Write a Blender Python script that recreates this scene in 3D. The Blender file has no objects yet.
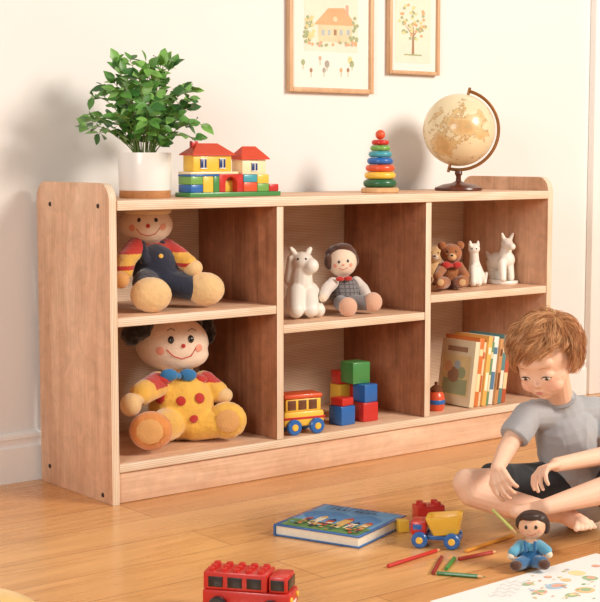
import bpy, bmesh, math, random
from mathutils import Vector, Matrix, noise
from mathutils.bvhtree import BVHTree
random.seed(7)
sc=bpy.context.scene; C=sc.collection; PI=math.pi
V=Vector
# ---------------------------------------------------------------- view geometry (camera and measuring rays)
FPX=1459.0; CX,CY=300.0,301.0
th=math.atan(147/FPX); ya=math.radians(51.4)
CAM=V((-1.980,-3.245,0.92)); Z=V((0,0,1))
Fh=V((math.cos(ya),math.sin(ya),0)); Rt=V((math.sin(ya),-math.cos(ya),0))
CF=Fh*math.cos(th)-Z*math.sin(th); CU=Fh*math.sin(th)+Z*math.cos(th)
YAW=-math.radians(38.6)
def ray(px,py): return (Rt*(px-CX)+CU*(CY-py)+CF*FPX).normalized()
def onz(px,py,z=0.0):
    r=ray(px,py); return CAM+r*((z-CAM.z)/r.z)
def ony(px,py,y):
    r=ray(px,py); return CAM+r*((y-CAM.y)/r.y)
def onx(px,py,x):
    r=ray(px,py); return CAM+r*((x-CAM.x)/r.x)
def ond(px,py,d):
    r=ray(px,py); return CAM+r*(d/r.dot(Fh))
def mpp(p): return (p-CAM).dot(CF)/FPX
MR=Matrix((Rt,Fh,Z)).transposed()      # columns right, away, up
# ---------------------------------------------------------------- materials
def lin(c):
    c=c/255.0
    return c/12.92 if c<=.04045 else ((c+.055)/1.055)**2.4
def rgb(t,k=1.0): return (min(1,lin(t[0])*k),min(1,lin(t[1])*k),min(1,lin(t[2])*k),1)
def newmat(name):
    m=bpy.data.materials.new(name); m.use_nodes=True
    nt=m.node_tree; return m,nt,nt.nodes['Principled BSDF']
_mc={}
def mat(name,col,rough=.5,var=.07,vs=25,bump=0,bs=200,sheen=0,coat=0,sss=0,metal=0,blush=None):
    if name in _mc: return _mc[name]
    m,nt,b=newmat(name); N=nt.nodes; L=nt.links
    tc=N.new('ShaderNodeTexCoord'); n=N.new('ShaderNodeTexNoise'); n.inputs['Scale'].default_value=vs; n.inputs['Detail'].default_value=4
    L.new(tc.outputs['Object'],n.inputs['Vector'])
    mx=N.new('ShaderNodeMix'); mx.data_type='RGBA'
    mx.inputs[6].default_value=rgb(col,1-var*2); mx.inputs[7].default_value=rgb(col,1+var*2)
    L.new(n.outputs['Fac'],mx.inputs[0]); out=mx.outputs[2]
    for (p,r,cc,k) in (blush or []):
        vd=N.new('ShaderNodeVectorMath'); vd.operation='DISTANCE'; vd.inputs[1].default_value=p; L.new(tc.outputs['Object'],vd.inputs[0])
        mr=N.new('ShaderNodeMapRange'); mr.interpolation_type='SMOOTHSTEP'; mr.inputs[1].default_value=0; mr.inputs[2].default_value=r; mr.inputs[3].default_value=k; mr.inputs[4].default_value=0
        L.new(vd.outputs['Value'],mr.inputs[0]); m2=N.new('ShaderNodeMix'); m2.data_type='RGBA'; m2.inputs[7].default_value=rgb(cc)
        L.new(mr.outputs[0],m2.inputs[0]); L.new(out,m2.inputs[6]); out=m2.outputs[2]
    L.new(out,b.inputs['Base Color'])
    b.inputs['Roughness'].default_value=rough; b.inputs['Metallic'].default_value=metal
    b.inputs['Sheen Weight'].default_value=sheen; b.inputs['Coat Weight'].default_value=coat
    if sss:
        b.inputs['Subsurface Weight'].default_value=sss; b.inputs['Subsurface Scale'].default_value=.01
        b.inputs['Subsurface Radius'].default_value=(1,.35,.2)
    if bump:
        n2=N.new('ShaderNodeTexNoise'); n2.inputs['Scale'].default_value=bs; n2.inputs['Detail'].default_value=3
        L.new(tc.outputs['Object'],n2.inputs['Vector'])
        bp=N.new('ShaderNodeBump'); bp.inputs['Strength'].default_value=bump; bp.inputs['Distance'].default_value=.002
        L.new(n2.outputs['Fac'],bp.inputs['Height']); L.new(bp.outputs['Normal'],b.inputs['Normal'])
    _mc[name]=m; return m
def wood(name,c1,c2,axis,rough=.5,k=1.0,mottle=.0,layers=None):
    if name in _mc: return _mc[name]
    m,nt,b=newmat(name); N=nt.nodes; L=nt.links
    tc=N.new('ShaderNodeTexCoord'); mp=N.new('ShaderNodeMapping')
    s=[9*k,9*k,9*k]; s[axis]=1.6*k; mp.inputs['Scale'].default_value=s
    L.new(tc.outputs['Object'],mp.inputs['Vector'])
    n=N.new('ShaderNodeTexNoise'); n.inputs['Scale'].default_value=1; n.inputs['Detail'].default_value=7; n.inputs['Distortion'].default_value=1.4
    L.new(mp.outputs['Vector'],n.inputs['Vector'])
    mp2=N.new('ShaderNodeMapping'); s=[160*k]*3; s[axis]=5*k; mp2.inputs['Scale'].default_value=s
    L.new(tc.outputs['Object'],mp2.inputs['Vector'])
    n2=N.new('ShaderNodeTexNoise'); n2.inputs['Scale'].default_value=1; n2.inputs['Detail'].default_value=2
    L.new(mp2.outputs['Vector'],n2.inputs['Vector'])
    ad=N.new('ShaderNodeMath'); ad.operation='MULTIPLY_ADD'; ad.inputs[1].default_value=.35; L.new(n2.outputs['Fac'],ad.inputs[0])
    ml=N.new('ShaderNodeMath'); ml.operation='MULTIPLY'; ml.inputs[1].default_value=.75; L.new(n.outputs['Fac'],ml.inputs[0]); L.new(ml.outputs[0],ad.inputs[2])
    rp=N.new('ShaderNodeValToRGB'); rp.color_ramp.elements[0].position=.35; rp.color_ramp.elements[1].position=.72
    rp.color_ramp.elements[0].color=rgb(c1); rp.color_ramp.elements[1].color=rgb(c2)
    L.new(ad.outputs[0],rp.inputs[0]); out=rp.outputs[0]
    if mottle:
        n3=N.new('ShaderNodeTexNoise'); n3.inputs['Scale'].default_value=26; n3.inputs['Detail'].default_value=6; n3.inputs['Distortion'].default_value=.8
        L.new(tc.outputs['Object'],n3.inputs['Vector'])
        mr=N.new('ShaderNodeMapRange'); mr.inputs[1].default_value=.3; mr.inputs[2].default_value=.7; mr.inputs[3].default_value=1-mottle; mr.inputs[4].default_value=1+mottle
        L.new(n3.outputs['Fac'],mr.inputs[0])
        mv=N.new('ShaderNodeVectorMath'); mv.operation='SCALE'; L.new(out,mv.inputs[0]); L.new(mr.outputs[0],mv.inputs['Scale']); out=mv.outputs[0]
    if layers is not None:
        wv=N.new('ShaderNodeTexWave'); wv.bands_direction='XYZ'[layers]; wv.inputs['Scale'].default_value=62; wv.inputs['Distortion'].default_value=.4
        L.new(tc.outputs['Object'],wv.inputs['Vector'])
        mr=N.new('ShaderNodeMapRange'); mr.inputs[3].default_value=.72; mr.inputs[4].default_value=1.05; L.new(wv.outputs['Fac'],mr.inputs[0])
        mv=N.new('ShaderNodeVectorMath'); mv.operation='SCALE'; L.new(out,mv.inputs[0]); L.new(mr.outputs[0],mv.inputs['Scale']); out=mv.outputs[0]
    L.new(out,b.inputs['Base Color'])
    b.inputs['Roughness'].default_value=rough
    _mc[name]=m; return m
def floor_mat():
    m,nt,b=newmat('oak_planks'); N=nt.nodes; L=nt.links
    tc=N.new('ShaderNodeTexCoord')
    br=N.new('ShaderNodeTexBrick'); br.inputs['Scale'].default_value=1
    br.inputs['Brick Width'].default_value=1.6; br.inputs['Row Height'].default_value=.17
    br.inputs['Mortar Size'].default_value=.0013; br.inputs['Mortar Smooth'].default_value=.3
    br.offset=.37
    br.inputs['Color1'].default_value=rgb((216,154,94)); br.inputs['Color2'].default_value=rgb((234,178,116)); br.inputs['Mortar'].default_value=rgb((150,92,50))
    L.new(tc.outputs['Object'],br.inputs['Vector'])
    mp=N.new('ShaderNodeMapping'); mp.inputs['Scale'].default_value=(1.2,9,1); L.new(tc.outputs['Object'],mp.inputs['Vector'])
    n=N.new('ShaderNodeTexNoise'); n.inputs['Scale'].default_value=1.5; n.inputs['Detail'].default_value=8; n.inputs['Distortion'].default_value=1.8
    L.new(mp.outputs['Vector'],n.inputs['Vector'])
    rp=N.new('ShaderNodeValToRGB'); rp.color_ramp.elements[0].position=.30; rp.color_ramp.elements[1].position=.68
    rp.color_ramp.elements[0].color=(.74,.66,.57,1); rp.color_ramp.elements[1].color=(1.05,1.04,1.01,1)
    L.new(n.outputs['Fac'],rp.inputs[0])
    mx=N.new('ShaderNodeMix'); mx.data_type='RGBA'; mx.blend_type='MULTIPLY'; mx.inputs[0].default_value=.8
    L.new(br.outputs['Color'],mx.inputs[6]); L.new(rp.outputs[0],mx.inputs[7]); L.new(mx.outputs[2],b.inputs['Base Color'])
    mr=N.new('ShaderNodeMapRange'); mr.inputs[3].default_value=.20; mr.inputs[4].default_value=.36; L.new(n.outputs['Fac'],mr.inputs[0]); L.new(mr.outputs[0],b.inputs['Roughness'])
    b.inputs['Coat Weight'].default_value=.25; b.inputs['Coat Roughness'].default_value=.18
    bp=N.new('ShaderNodeBump'); bp.inputs['Strength'].default_value=.25; bp.inputs['Distance'].default_value=.002; bp.invert=True
    L.new(br.outputs['Fac'],bp.inputs['Height']); L.new(bp.outputs['Normal'],b.inputs['Normal'])
    return m
# ---------------------------------------------------------------- mesh builder
class MB:
    def __init__(s,mt=None):
        s.bm=bmesh.new(); s.mats=[]; s.cur=0
        if mt: s.m(mt)
    def m(s,mt):
        if mt not in s.mats: s.mats.append(mt)
        s.cur=s.mats.index(mt); return s
    def _add(s,t,M=None,recalc=True):
        if M is not None: bmesh.ops.transform(t,matrix=M,verts=t.verts)
        if recalc: bmesh.ops.recalc_face_normals(t,faces=t.faces)
        for f in t.faces: f.material_index=s.cur; f.smooth=True
        me=bpy.data.meshes.new('t'); t.to_mesh(me); s.bm.from_mesh(me); bpy.data.meshes.remove(me); t.free(); return s
    def box(s,size,loc=(0,0,0),M=None,bev=.0015,seg=2):
        t=bmesh.new(); bmesh.ops.create_cube(t,size=1)
        for v in t.verts: v.co=V((v.co.x*size[0],v.co.y*size[1],v.co.z*size[2]))
        if bev>0: bmesh.ops.bevel(t,geom=list(t.edges),offset=min(bev,min(size)*.45),segments=seg,affect='EDGES',profile=.5)
        for v in t.verts: v.co+=V(loc)
        return s._add(t,M)
    def bx(s,x0,x1,y0,y1,z0,z1,bev=.0015,M=None):
        return s.box((x1-x0,y1-y0,z1-z0),((x0+x1)/2,(y0+y1)/2,(z0+z1)/2),M,bev)
    def lathe(s,prof,n=28,M=None):
        t=bmesh.new(); rings=[]
        for r,z in prof:
            if r<1e-6: rings.append([t.verts.new((0,0,z))])
            else: rings.append([t.verts.new((r*math.cos(2*PI*i/n),r*math.sin(2*PI*i/n),z)) for i in range(n)])
        for a,b in zip(rings,rings[1:]):
            for i in range(n):
                j=(i+1)%n
                if len(a)==1 and len(b)>1: t.faces.new((a[0],b[i],b[j]))
                elif len(b)==1 and len(a)>1: t.faces.new((a[i],a[j],b[0]))
                elif len(a)>1: t.faces.new((a[i],a[j],b[j],b[i]))
        for r in (rings[0],rings[-1]):
            if len(r)>1: t.faces.new(r)
        return s._add(t,M)
    def tube(s,pts,rad,n=8,M=None,closed=False):
        pts=[V(p) for p in pts]
        if not isinstance(rad,(list,tuple)): rad=[rad]*len(pts)
        t=bmesh.new(); rings=[]; up=None
        for i,p in enumerate(pts):
            if closed: d=pts[(i+1)%len(pts)]-pts[i-1]
            else: d=pts[min(i+1,len(pts)-1)]-pts[max(i-1,0)]
            if d.length<1e-9: d=V((0,0,1))
            d.normalize()
            if up is None: up=d.orthogonal().normalized()
            up=(up-d*up.dot(d))
            if up.length<1e-6: up=d.orthogonal()
            up.normalize(); w=d.cross(up)
            rings.append([t.verts.new(p+(up*math.cos(2*PI*k/n)+w*math.sin(2*PI*k/n))*rad[i]) for k in range(n)])
        prs=list(zip(rings,rings[1:]))
        if closed: prs.append((rings[-1],rings[0]))
        for a,b in prs:
            for k in range(n): t.faces.new((a[k],a[(k+1)%n],b[(k+1)%n],b[k]))
        if not closed: t.faces.new(rings[0]); t.faces.new(rings[-1])
        return s._add(t,M)
    def ell(s,loc,r,M=None,sub=3,rot=None):
        t=bmesh.new(); bmesh.ops.create_icosphere(t,subdivisions=sub,radius=1)
        if not isinstance(r,(list,tuple)): r=(r,r,r)
        R3=rot if rot is not None else Matrix.Identity(3)
        for v in t.verts: v.co=R3@V((v.co.x*r[0],v.co.y*r[1],v.co.z*r[2]))+V(loc)
        return s._add(t,M,False)
    def cap(s,p1,r1,p2,r2,n=16):
        p1=V(p1);p2=V(p2); d=p2-p1; L=d.length
        if L<1e-6: return s.ell(p1,r1)
        q=d.to_track_quat('Z','Y').to_matrix().to_4x4(); q.translation=p1
        pr=[(0,-r1)]+[(r1*math.cos(a),r1*math.sin(a)) for a in [-PI/2*k/5 for k in (4,3,2,1,0)]]
        pr+=[(r2*math.cos(a),L+r2*math.sin(a)) for a in [PI/2*k/5 for k in (0,1,2,3,4)]]+[(0,L+r2)]
        return s.lathe(pr,n,q)
    def prism(s,out,h,M=None,bev=0):
        t=bmesh.new(); a=[t.verts.new((x,y,0)) for x,y in out]; f=t.faces.new(a)
        r=bmesh.ops.extrude_face_region(t,geom=[f])
        for v in r['geom']:
            if isinstance(v,bmesh.types.BMVert): v.co.z+=h
        if bev:
            es=[e for e in t.edges if abs(e.verts[0].co.z-e.verts[1].co.z)<1e-7]
            bmesh.ops.bevel(t,geom=es,offset=bev,segments=2,affect='EDGES',profile=.5)
        return s._add(t,M)
    def poly(s,pts):
        t=bmesh.new(); t.faces.new([t.verts.new(p) for p in pts]); return s._add(t,None,False)
    def build(s,name,parent=None,off=None,kind=None):
        if off is not None: bmesh.ops.translate(s.bm,vec=-V(off),verts=s.bm.verts)
        me=bpy.data.meshes.new(name); s.bm.to_mesh(me); s.bm.free()
        for m_ in s.mats: me.materials.append(m_)
        try: me.set_sharp_from_angle(angle=math.radians(38))
        except Exception: pass
        o=bpy.data.objects.new(name,me); C.objects.link(o)
        if parent: o.parent=parent
        if kind: o['kind']=kind
        return o
def tag(o,label,cat,group=None):
    o['label']=label; o['category']=cat
    if group: o['group']=group
    return o
def thing(name,label,cat,loc=(0,0,0),rz=0,group=None,rot=None):
    o=bpy.data.objects.new(name,None); C.objects.link(o); o.location=loc
    o.rotation_euler=rot if rot else (0,0,rz); o.empty_display_size=.05
    return tag(o,label,cat,group)
class Fig:
    def __init__(s,name,label,cat,base,group=None):
        s.b=V(base); s.root=thing(name,label,cat,base,0,group); s.objs=[]
    def part(s,name,mt,blobs,vox=.004,sm=4,parent=None,matfn=None,disp=None,label=None):
        mb=MB(mt if not isinstance(mt,list) else mt[0])
        for b in blobs:
            if b[0]=='e': mb.ell(b[1],b[2],rot=(b[3] if len(b)>3 else MR))
            elif b[0]=='k': mb.tube([b[1],b[3]],[b[2],b[4]],24)
            else: mb.cap(b[1],b[2],b[3],b[4])
        bmesh.ops.translate(mb.bm,vec=-s.b,verts=mb.bm.verts)
        me=bpy.data.meshes.new(name); mb.bm.to_mesh(me); mb.bm.free()
        o=bpy.data.objects.new('tmp',me); C.objects.link(o)
        r=o.modifiers.new('r','REMESH'); r.mode='VOXEL'; r.voxel_size=vox; r.use_smooth_shade=True
        if sm:
            q=o.modifiers.new('s','SMOOTH'); q.factor=.5; q.iterations=sm
        dg=bpy.context.evaluated_depsgraph_get()
        me2=bpy.data.meshes.new_from_object(o.evaluated_get(dg))
        bpy.data.objects.remove(o); bpy.data.meshes.remove(me)
        me2.materials.clear()
        for m_ in (mt if isinstance(mt,list) else [mt]): me2.materials.append(m_)
        if disp:
            nr=[v.normal.copy() for v in me2.vertices]
            for v,n_ in zip(me2.vertices,nr): v.co+=n_*disp(v.co+s.b,n_)
        for p in me2.polygons:
            p.use_smooth=True
            p.material_index=matfn(p.center+s.b) if matfn else 0
        me2.name=name
        o=bpy.data.objects.new(name,me2); C.objects.link(o); o.parent=parent or s.root
        if label: o['label']=label
        s.objs.append(o); return o
    def mesh(s,name,mb,parent=None):
        o=mb.build(name,parent or s.root,s.b); s.objs.append(o); return o
    def dots(s,name,mt,bl,lst,parent=None,flat=.4):
        for p in lst: s.mesh(name,dot(MB(mt),bl,p[0],p[1],p[2],(p[3] if len(p)>3 else None),flat),parent)
    def each(s,name,mt,blobs,vox,sm,parent=None):
        for b in blobs: s.part(name,mt,[b] if isinstance(b,tuple) else b,vox,sm,parent)
    def rest(s,z):
        mz=min(v.co.z for o in s.objs for v in o.data.vertices)+s.b.z
        s.root.location.z+=z-mz
def e(P,px,py,d,rx,rz,ry=None):
    p=P(px,py,d); m=mpp(p); return ('e',p,(rx*m,(ry if ry else (rx+rz)/2)*m,rz*m))
def c(P,a,b): # a=(px,py,d,rpx)
    p=P(a[0],a[1],a[2]); q=P(b[0],b[1],b[2]); return ('c',p,a[3]*mpp(p),q,b[3]*mpp(q))
def surf(bl,px,py):
    cen,r=bl[1],bl[2]; d=MR.transposed()@ray(px,py); o=MR.transposed()@(CAM-cen)
    S=lambda v:V((v.x/r[0],v.y/r[1],v.z/r[2])); ds=S(d); os=S(o)
    A=ds.dot(ds); B=2*os.dot(ds); D=os.dot(os)-1; q=B*B-4*A*D
    t=(-B-math.sqrt(q))/(2*A) if q>0 else -B/(2*A)
    h=os+ds*t; p=cen+MR@V((h.x*r[0],h.y*r[1],h.z*r[2]))
    n=(MR@V((h.x/r[0],h.y/r[1],h.z/r[2]))).normalized(); return p,n
def dot(mb,bl,px,py,rx,rz=None,flat=.4):
    p,n=surf(bl,px,py); m=mpp(p); rz=rz or rx
    up=(Z-n*n.z).normalized(); sd=up.cross(n)
    mb.ell(p,(rx*m,rz*m,min(rx,rz)*m*flat),rot=Matrix((sd,up,n)).transposed(),sub=2); return mb
def stroke(mb,bl,pts,r):
    mb.tube([surf(bl,*p)[0] for p in pts],r,6); return mb

# ================================================================= SETTING
m_wall=mat('wall_paint',(236,234,231),.85,.012,3,bump=.05,bs=300)
m_white=mat('white_trim',(246,244,240),.4,.01)
YW=.42
MB(floor_mat()).bx(-4.5,5,-5,YW,-.1,0,0).build('floor',kind='structure')
MB(m_wall).bx(-4.5,5,YW,YW+.1,0,2.7,0).build('wall_back',kind='structure')
b=MB(m_white)
b.prism([(0,0),(.016,0),(.016,.098),(.010,.104),(.010,.118),(.014,.124),(.013,.134),(.006,.140),(0,.140)],7.0,Matrix(((0,0,1,-4.5),(-1,0,0,YW),(0,1,0,0),(0,0,0,1))))
xt=ony(591,200,YW-.02).x
b.build('baseboard_back',kind='structure')
b=MB(m_white); b.bx(xt,xt+.09,YW-.03,YW,0,2.2,.004); b.bx(xt+.09,xt+.11,YW-.02,YW,0,2.2,.003); b.build('trim_1',kind='structure')

# ================================================================= SHELF UNIT
W=1.678; D=.40; H=.80; TK=.024; XL=-.019
wz=wood('ply_vertical',(194,144,110),(230,188,156),2,mottle=.10); wx=wood('ply_horizontal',(206,158,122),(238,200,168),0,mottle=.07)
wb=wood('ply_back_shaded',(142,94,64),(188,134,98),2,mottle=.12)  # back panel plywood coloured darker, to stand in for shade inside the cubbies
wi=wood('ply_inner_shaded',(134,84,56),(186,128,94),2,mottle=.16)  # divider plywood with cubby shade put into its colour, for deeper contrast
m_eh=wood('ply_edge_level',(232,200,166),(250,228,204),0,k=2,layers=2); m_ev=wood('ply_edge_upright',(232,200,166),(250,228,204),2,k=2,layers=0)
m_bolt=mat('dark_bolt',(70,52,45),.4,metal=.6)
sh=thing('storage_shelf','long low plywood bookcase with six open cubbies against the wall','bookcase')
def board(name,x0,x1,y0,y1,z0,z1,mt,em=None):
    mb=MB(mt); mb.m(em or m_eh); mb.m(mt); mb.bx(x0,x1,y0,y1,z0,z1,.0018)
    for f in mb.bm.faces:
        if f.normal.y<-.8: f.material_index=1
    return mb.build(name,sh)
def endpanel(x0,x1,mt,d=D):
    r=.045; out=[(0,0),(d,0)]
    for k in range(7): a=PI/2*k/6; out.append((d-r+r*math.cos(a),.845-r+r*math.sin(a)))
    for k in range(7): a=PI/2+PI/2*k/6; out.append((r+r*math.cos(a),.845-r+r*math.sin(a)))
    mb=MB(mt); mb.m(m_ev); mb.m(mt)
    mb.prism(out,x1-x0,Matrix(((0,0,1,x0),(1,0,0,0),(0,1,0,0),(0,0,0,1))),.0025)
    for f in mb.bm.faces:
        if f.normal.y<-.5 or (abs(f.normal.x)<.3 and f.normal.z>.3): f.material_index=1
    return mb.build('end_panel',sh)
X0=.004
pl=endpanel(XL,X0,wz,.385); pr=endpanel(W-TK,W,wz)
for px,py in ((98,206),(50,204),(103,495),(50,466)):
    p=onx(px,py,XL); MB(m_bolt).ell((XL-.0005,p.y,p.z),(.003,.0065,.0065)).build('bolt',pl)
X1=.540; X2=1.116; t2=TK/2
ZA,ZB,ZC=.494,.436,.487; ZF=.108
board('top_board',X0+.0005,W-TK-.0005,-.004,D-.004,H-.026,H,wx)
board('bottom_board',X0+.0005,W-TK-.0005,0,D-.012,ZF-TK,ZF,wx)
board('kick_plate',X0+.0005,W-TK-.0005,.008,.028,0.001,ZF-TK-.0005,wx,wx)
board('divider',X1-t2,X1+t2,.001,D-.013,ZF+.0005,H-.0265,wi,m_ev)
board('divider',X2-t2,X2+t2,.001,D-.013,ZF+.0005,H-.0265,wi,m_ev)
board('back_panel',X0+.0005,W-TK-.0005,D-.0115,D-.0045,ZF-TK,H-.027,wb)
board('shelf_board',X0+.0005,X1-t2-.0005,0.002,D-.013,ZA-TK,ZA,wx)
board('shelf_board',X1+t2+.0005,X2-t2-.0005,0.002,D-.013,ZB-TK,ZB,wx)
board('shelf_board',X2+t2+.0005,W-TK-.0005,0.002,D-.013,ZC-TK,ZC,wx)

# ================================================================= WALL PICTURES
m_fr=wood('frame_wood',(196,150,110),(222,182,142),2,k=2)
m_mat=mat('picture_paper',(238,233,224),.8,.02)
m_art=mat('art_paper',(234,225,206),.8,.04)
AC={k:mat('art_'+k,v,.8,.1) for k,v in dict(orange=(222,172,128),tan=(228,208,172),brown=(166,130,100),green=(166,176,134),blue=(178,190,192),rose=(214,170,146),yellow=(230,208,150),grey=(170,162,150)).items()}
def disc(mb,x,z,rx,rz,y,mt,n=14): mb.m(mt); mb.poly([(x+rx*math.cos(2*PI*k/n),y,z+rz*math.sin(2*PI*k/n)) for k in range(n)])
def rc(mb,x0,x1,z0,z1,y,mt): mb.m(mt); mb.poly([(x0,y,z0),(x1,y,z0),(x1,y,z1),(x0,y,z1)])
def picture(pxl,pxr,pyb,h,fw,label,art):
    yf=YW-.022; p0=ony(pxl,pyb,yf); p1=ony(pxr,pyb,yf); w=p1.x-p0.x; z0=p0.z-.001
    t=thing('framed_picture',label,'picture',(p0.x+w/2,YW,z0),0)
    b=MB(m_fr)
    b.bx(-w/2,-w/2+fw,-.022,-.001,0,h,.002); b.bx(w/2-fw,w/2,-.022,-.001,0,h,.002); b.bx(-w/2+fw,w/2-fw,-.022,-.001,0,fw,.002); b.bx(-w/2+fw,w/2-fw,-.022,-.001,h-fw,h,.002)
    b.build('frame',t)
    MB(m_mat).bx(-w/2+fw-.001,w/2-fw+.001,-.012,-.002,fw-.001,h-fw+.001,0).build('mount',t)
    b=MB(m_art); art(b,w,h,lambda px,py:(ony(px,py,yf).x-p0.x-w/2, ony(px,py,yf).z-z0)); b.build('drawing',t)
def art1(b,w,h,q):
    y=-.0125; random.seed(8)
    x0,z0=q(306,50); x1,z1=q(360,-20); rc(b,x0,x1,z0,z1,y,m_art)
    y-=.0003; x0,z0=q(320,41); x1,z1=q(354,23); rc(b,x0,x1,z0,z1,y,AC['tan'])
    a=q(316,24); bb=q(358,26); cc=q(346,8); dd=q(330,8); b.m(AC['orange']); b.poly([(p_[0],y-.0003,p_[1]) for p_ in (a,bb,cc,dd)])
    x,z=q(349,9); rc(b,x-.006,x+.006,z-.02,z+.012,y-.0004,AC['rose'])
    for px in (325,331,337,343,350):
        x,z=q(px,32); rc(b,x-.006,x+.006,z-.010,z+.008,y-.0004,AC['brown'] if px==337 else AC['blue'])
    x,z=q(337,19); disc(b,x,z,.009,.009,y-.0006,AC['tan'])
    for k in range(46):
        px=random.choice((311,357,313))+random.uniform(-5,4); py=random.uniform(16,42); x,z=q(px,py); disc(b,x,z,.007,.006,y-.0005-k*1e-6,AC[random.choice(('green','green','yellow'))],8)
    for k in range(24):
        x,z=q(random.uniform(310,358),random.uniform(42,46)); disc(b,x,z,.006,.005,y-.0006-k*1e-6,AC[random.choice(('green','rose','orange','green'))],8)
    y=-.0126
    for px,py,k,r in ((305,62,'green',.008),(313,70,'brown',.006),(322,58,'rose',.006),(329,64,'grey',.010),(326,70,'grey',.007),(343,70,'orange',.006),(352,60,'yellow',.010),(354,64,'green',.009),(350,70,'brown',.006)):
        x,z=q(px,py); disc(b,x,z,r,r*1.2,y-px*1e-7,AC[k]); rc(b,x-.0012,x+.0012,z-.022,z-.006,y-.0001,AC['green'])
def art2(b,w,h,q):
    y=-.0125; x0,z0=q(397,62); x1,z1=q(433,-12); rc(b,x0,x1,z0,z1,y,m_art); y-=.0004
    cx,cz=q(415,36); b.m(AC['brown']); b.poly([(cx-.006,y,cz-.06),(cx+.006,y,cz-.06),(cx+.003,y,cz+.03),(cx-.003,y,cz+.03)])
    random.seed(3)
    for k in range(60):
        a=random.random()*2*PI; r=random.random()**.5
        disc(b,cx+.062*r*math.cos(a),cz+.050+.062*r*math.sin(a),.007,.005,y-.0002-k*.000004,AC[random.choice(['green','orange','yellow','green'])],8)
    for s_ in (-1,1):
        b.m(AC['brown']); b.poly([(cx,y-.0001,cz-.005),(cx+s_*.04,y-.0001,cz+.04),(cx+s_*.042,y-.0001,cz+.042),(cx,y-.0001,cz+.004)])
    rc(b,cx-.04,cx+.04,cz-.065,cz-.06,y,AC['green'])
picture(290,374,91,.42,.015,'larger wood-framed drawing of an orange house, hung left of the tree drawing',art1)
picture(390,440,73,.31,.012,'smaller wood-framed drawing of a leafy tree, hung above the globe',art2)

# ================================================================= PLANT
m_pot=mat('white_ceramic',(240,237,232),.35,.01,coat=.3); m_soil=mat('soil',(70,48,34),.95,.3,120,bump=.6)
m_leaf=mat('leaf_green',(86,140,56),.42,.2,14); m_leaf2=mat('leaf_light',(122,172,80),.42,.2,14); m_leaf3=mat('leaf_deep',(58,110,46),.42,.2,14); m_stem=mat('stem_green',(118,140,70),.6)
x=ony(145,190,.16).x; m_=mpp(V((x,.16,.85)))
pt=thing('potted_plant','leafy green plant in a white pot with wooden foot on left end of the shelf','plant',(x,.16,H))
R=26.5*m_
MB(wood('pot_foot',(170,112,66),(200,142,92),0,k=3)).lathe([(0,0),(R*.95,0),(R*.97,.002),(R*.97,.021),(0,.021)],40).build('pot_foot',pt)
MB(m_pot).lathe([(0,.0212),(R*.97,.0212),(R*.99,.03),(R*1.01,.120),(R*1.0,.124),(R*.93,.122),(R*.92,.11),(0,.11)],44).build('pot',pt)
MB(m_soil).lathe([(0,.1102),(R*.9,.1102),(R*.88,.116),(0,.119)],30).build('soil',pt)
sb=MB(m_stem); lb=MB(m_leaf)
def leaf(mb,p,d,n,L,w):
    d=d.normalized(); n=(n-d*n.dot(d)).normalized(); s_=d.cross(n); t=bmesh.new()
    prof=[(0,0),(.12,.62),(.33,1),(.58,.88),(.82,.42),(1,0)]
    mid=[];Lf=[];Rg=[]
    for u,k in prof:
        dr=-n*(L*.16*u*u); mid.append(t.verts.new(p+d*L*u+dr))
        if k: Lf.append(t.verts.new(p+d*L*u+dr+s_*w*k+n*w*.22*k)); Rg.append(t.verts.new(p+d*L*u+dr-s_*w*k+n*w*.22*k))
        else: Lf.append(None); Rg.append(None)
    for i in range(5):
        for S_,fl in ((Lf,0),(Rg,1)):
            vs=[mid[i],mid[i+1]]+([S_[i+1]] if S_[i+1] else [])+([S_[i]] if S_[i] else [])
            t.faces.new(vs if fl else vs[::-1])
    mb._add(t,None,False)
random.seed(12)
for k in range(40):
    a=2*PI*k*.381966+random.uniform(-.2,.2); el=((k+.5)/40)**.8
    reach=(.02+.130*el)*random.uniform(.85,1.1); hgt=.255-.170*el**1.6+random.uniform(-.025,.02)
    dx=math.cos(a)*Rt+math.sin(a)*Fh
    if dx.y*reach>.19: reach=.19/dx.y
    p0=V((dx.x*.025,dx.y*.025,.116)); pts=[]; wob=V((random.uniform(-1,1),random.uniform(-1,1),0))*.012
    for i in range(9):
        u=i/8; droop=.035*el*max(0,u-.5)**1.3*2
        pts.append(p0+V((dx.x*reach*u**1.3,dx.y*reach*u**1.3,hgt*(1-(1-u)**1.4)-droop))+wob*math.sin(PI*u))
    sb.tube(pts,[.0018*(1-.6*i/8) for i in range(9)],5)
    for i in range(2,9):
        d=(pts[i]-pts[i-1]).normalized(); s_=d.cross(Z).normalized()
        for sg in ((-1,1) if i<8 else (-1,0,1)):
            if i<8 and random.random()<.12: continue
            lb.m(random.choice([m_leaf,m_leaf,m_leaf2,m_leaf2,m_leaf3]))
            dd=d*random.uniform(.2,.9)+s_*sg*random.uniform(.6,1)+Z*random.uniform(-.5,.4)
            L=random.uniform(.028,.042)*(1.1 if i==8 else 1); q0=pts[i]+dd.normalized()*.004; pe=q0+dd.normalized()*L
            if pe.y+.16>.405: continue
            leaf(lb,q0,dd,Z*.7+V((random.uniform(-.7,.3),random.uniform(-1.3,-.1),0)),L,L*.34)
            sb.tube([pts[i],q0],.0007,4)
lb.build('foliage',pt); sb.build('stem',pt)

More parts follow.
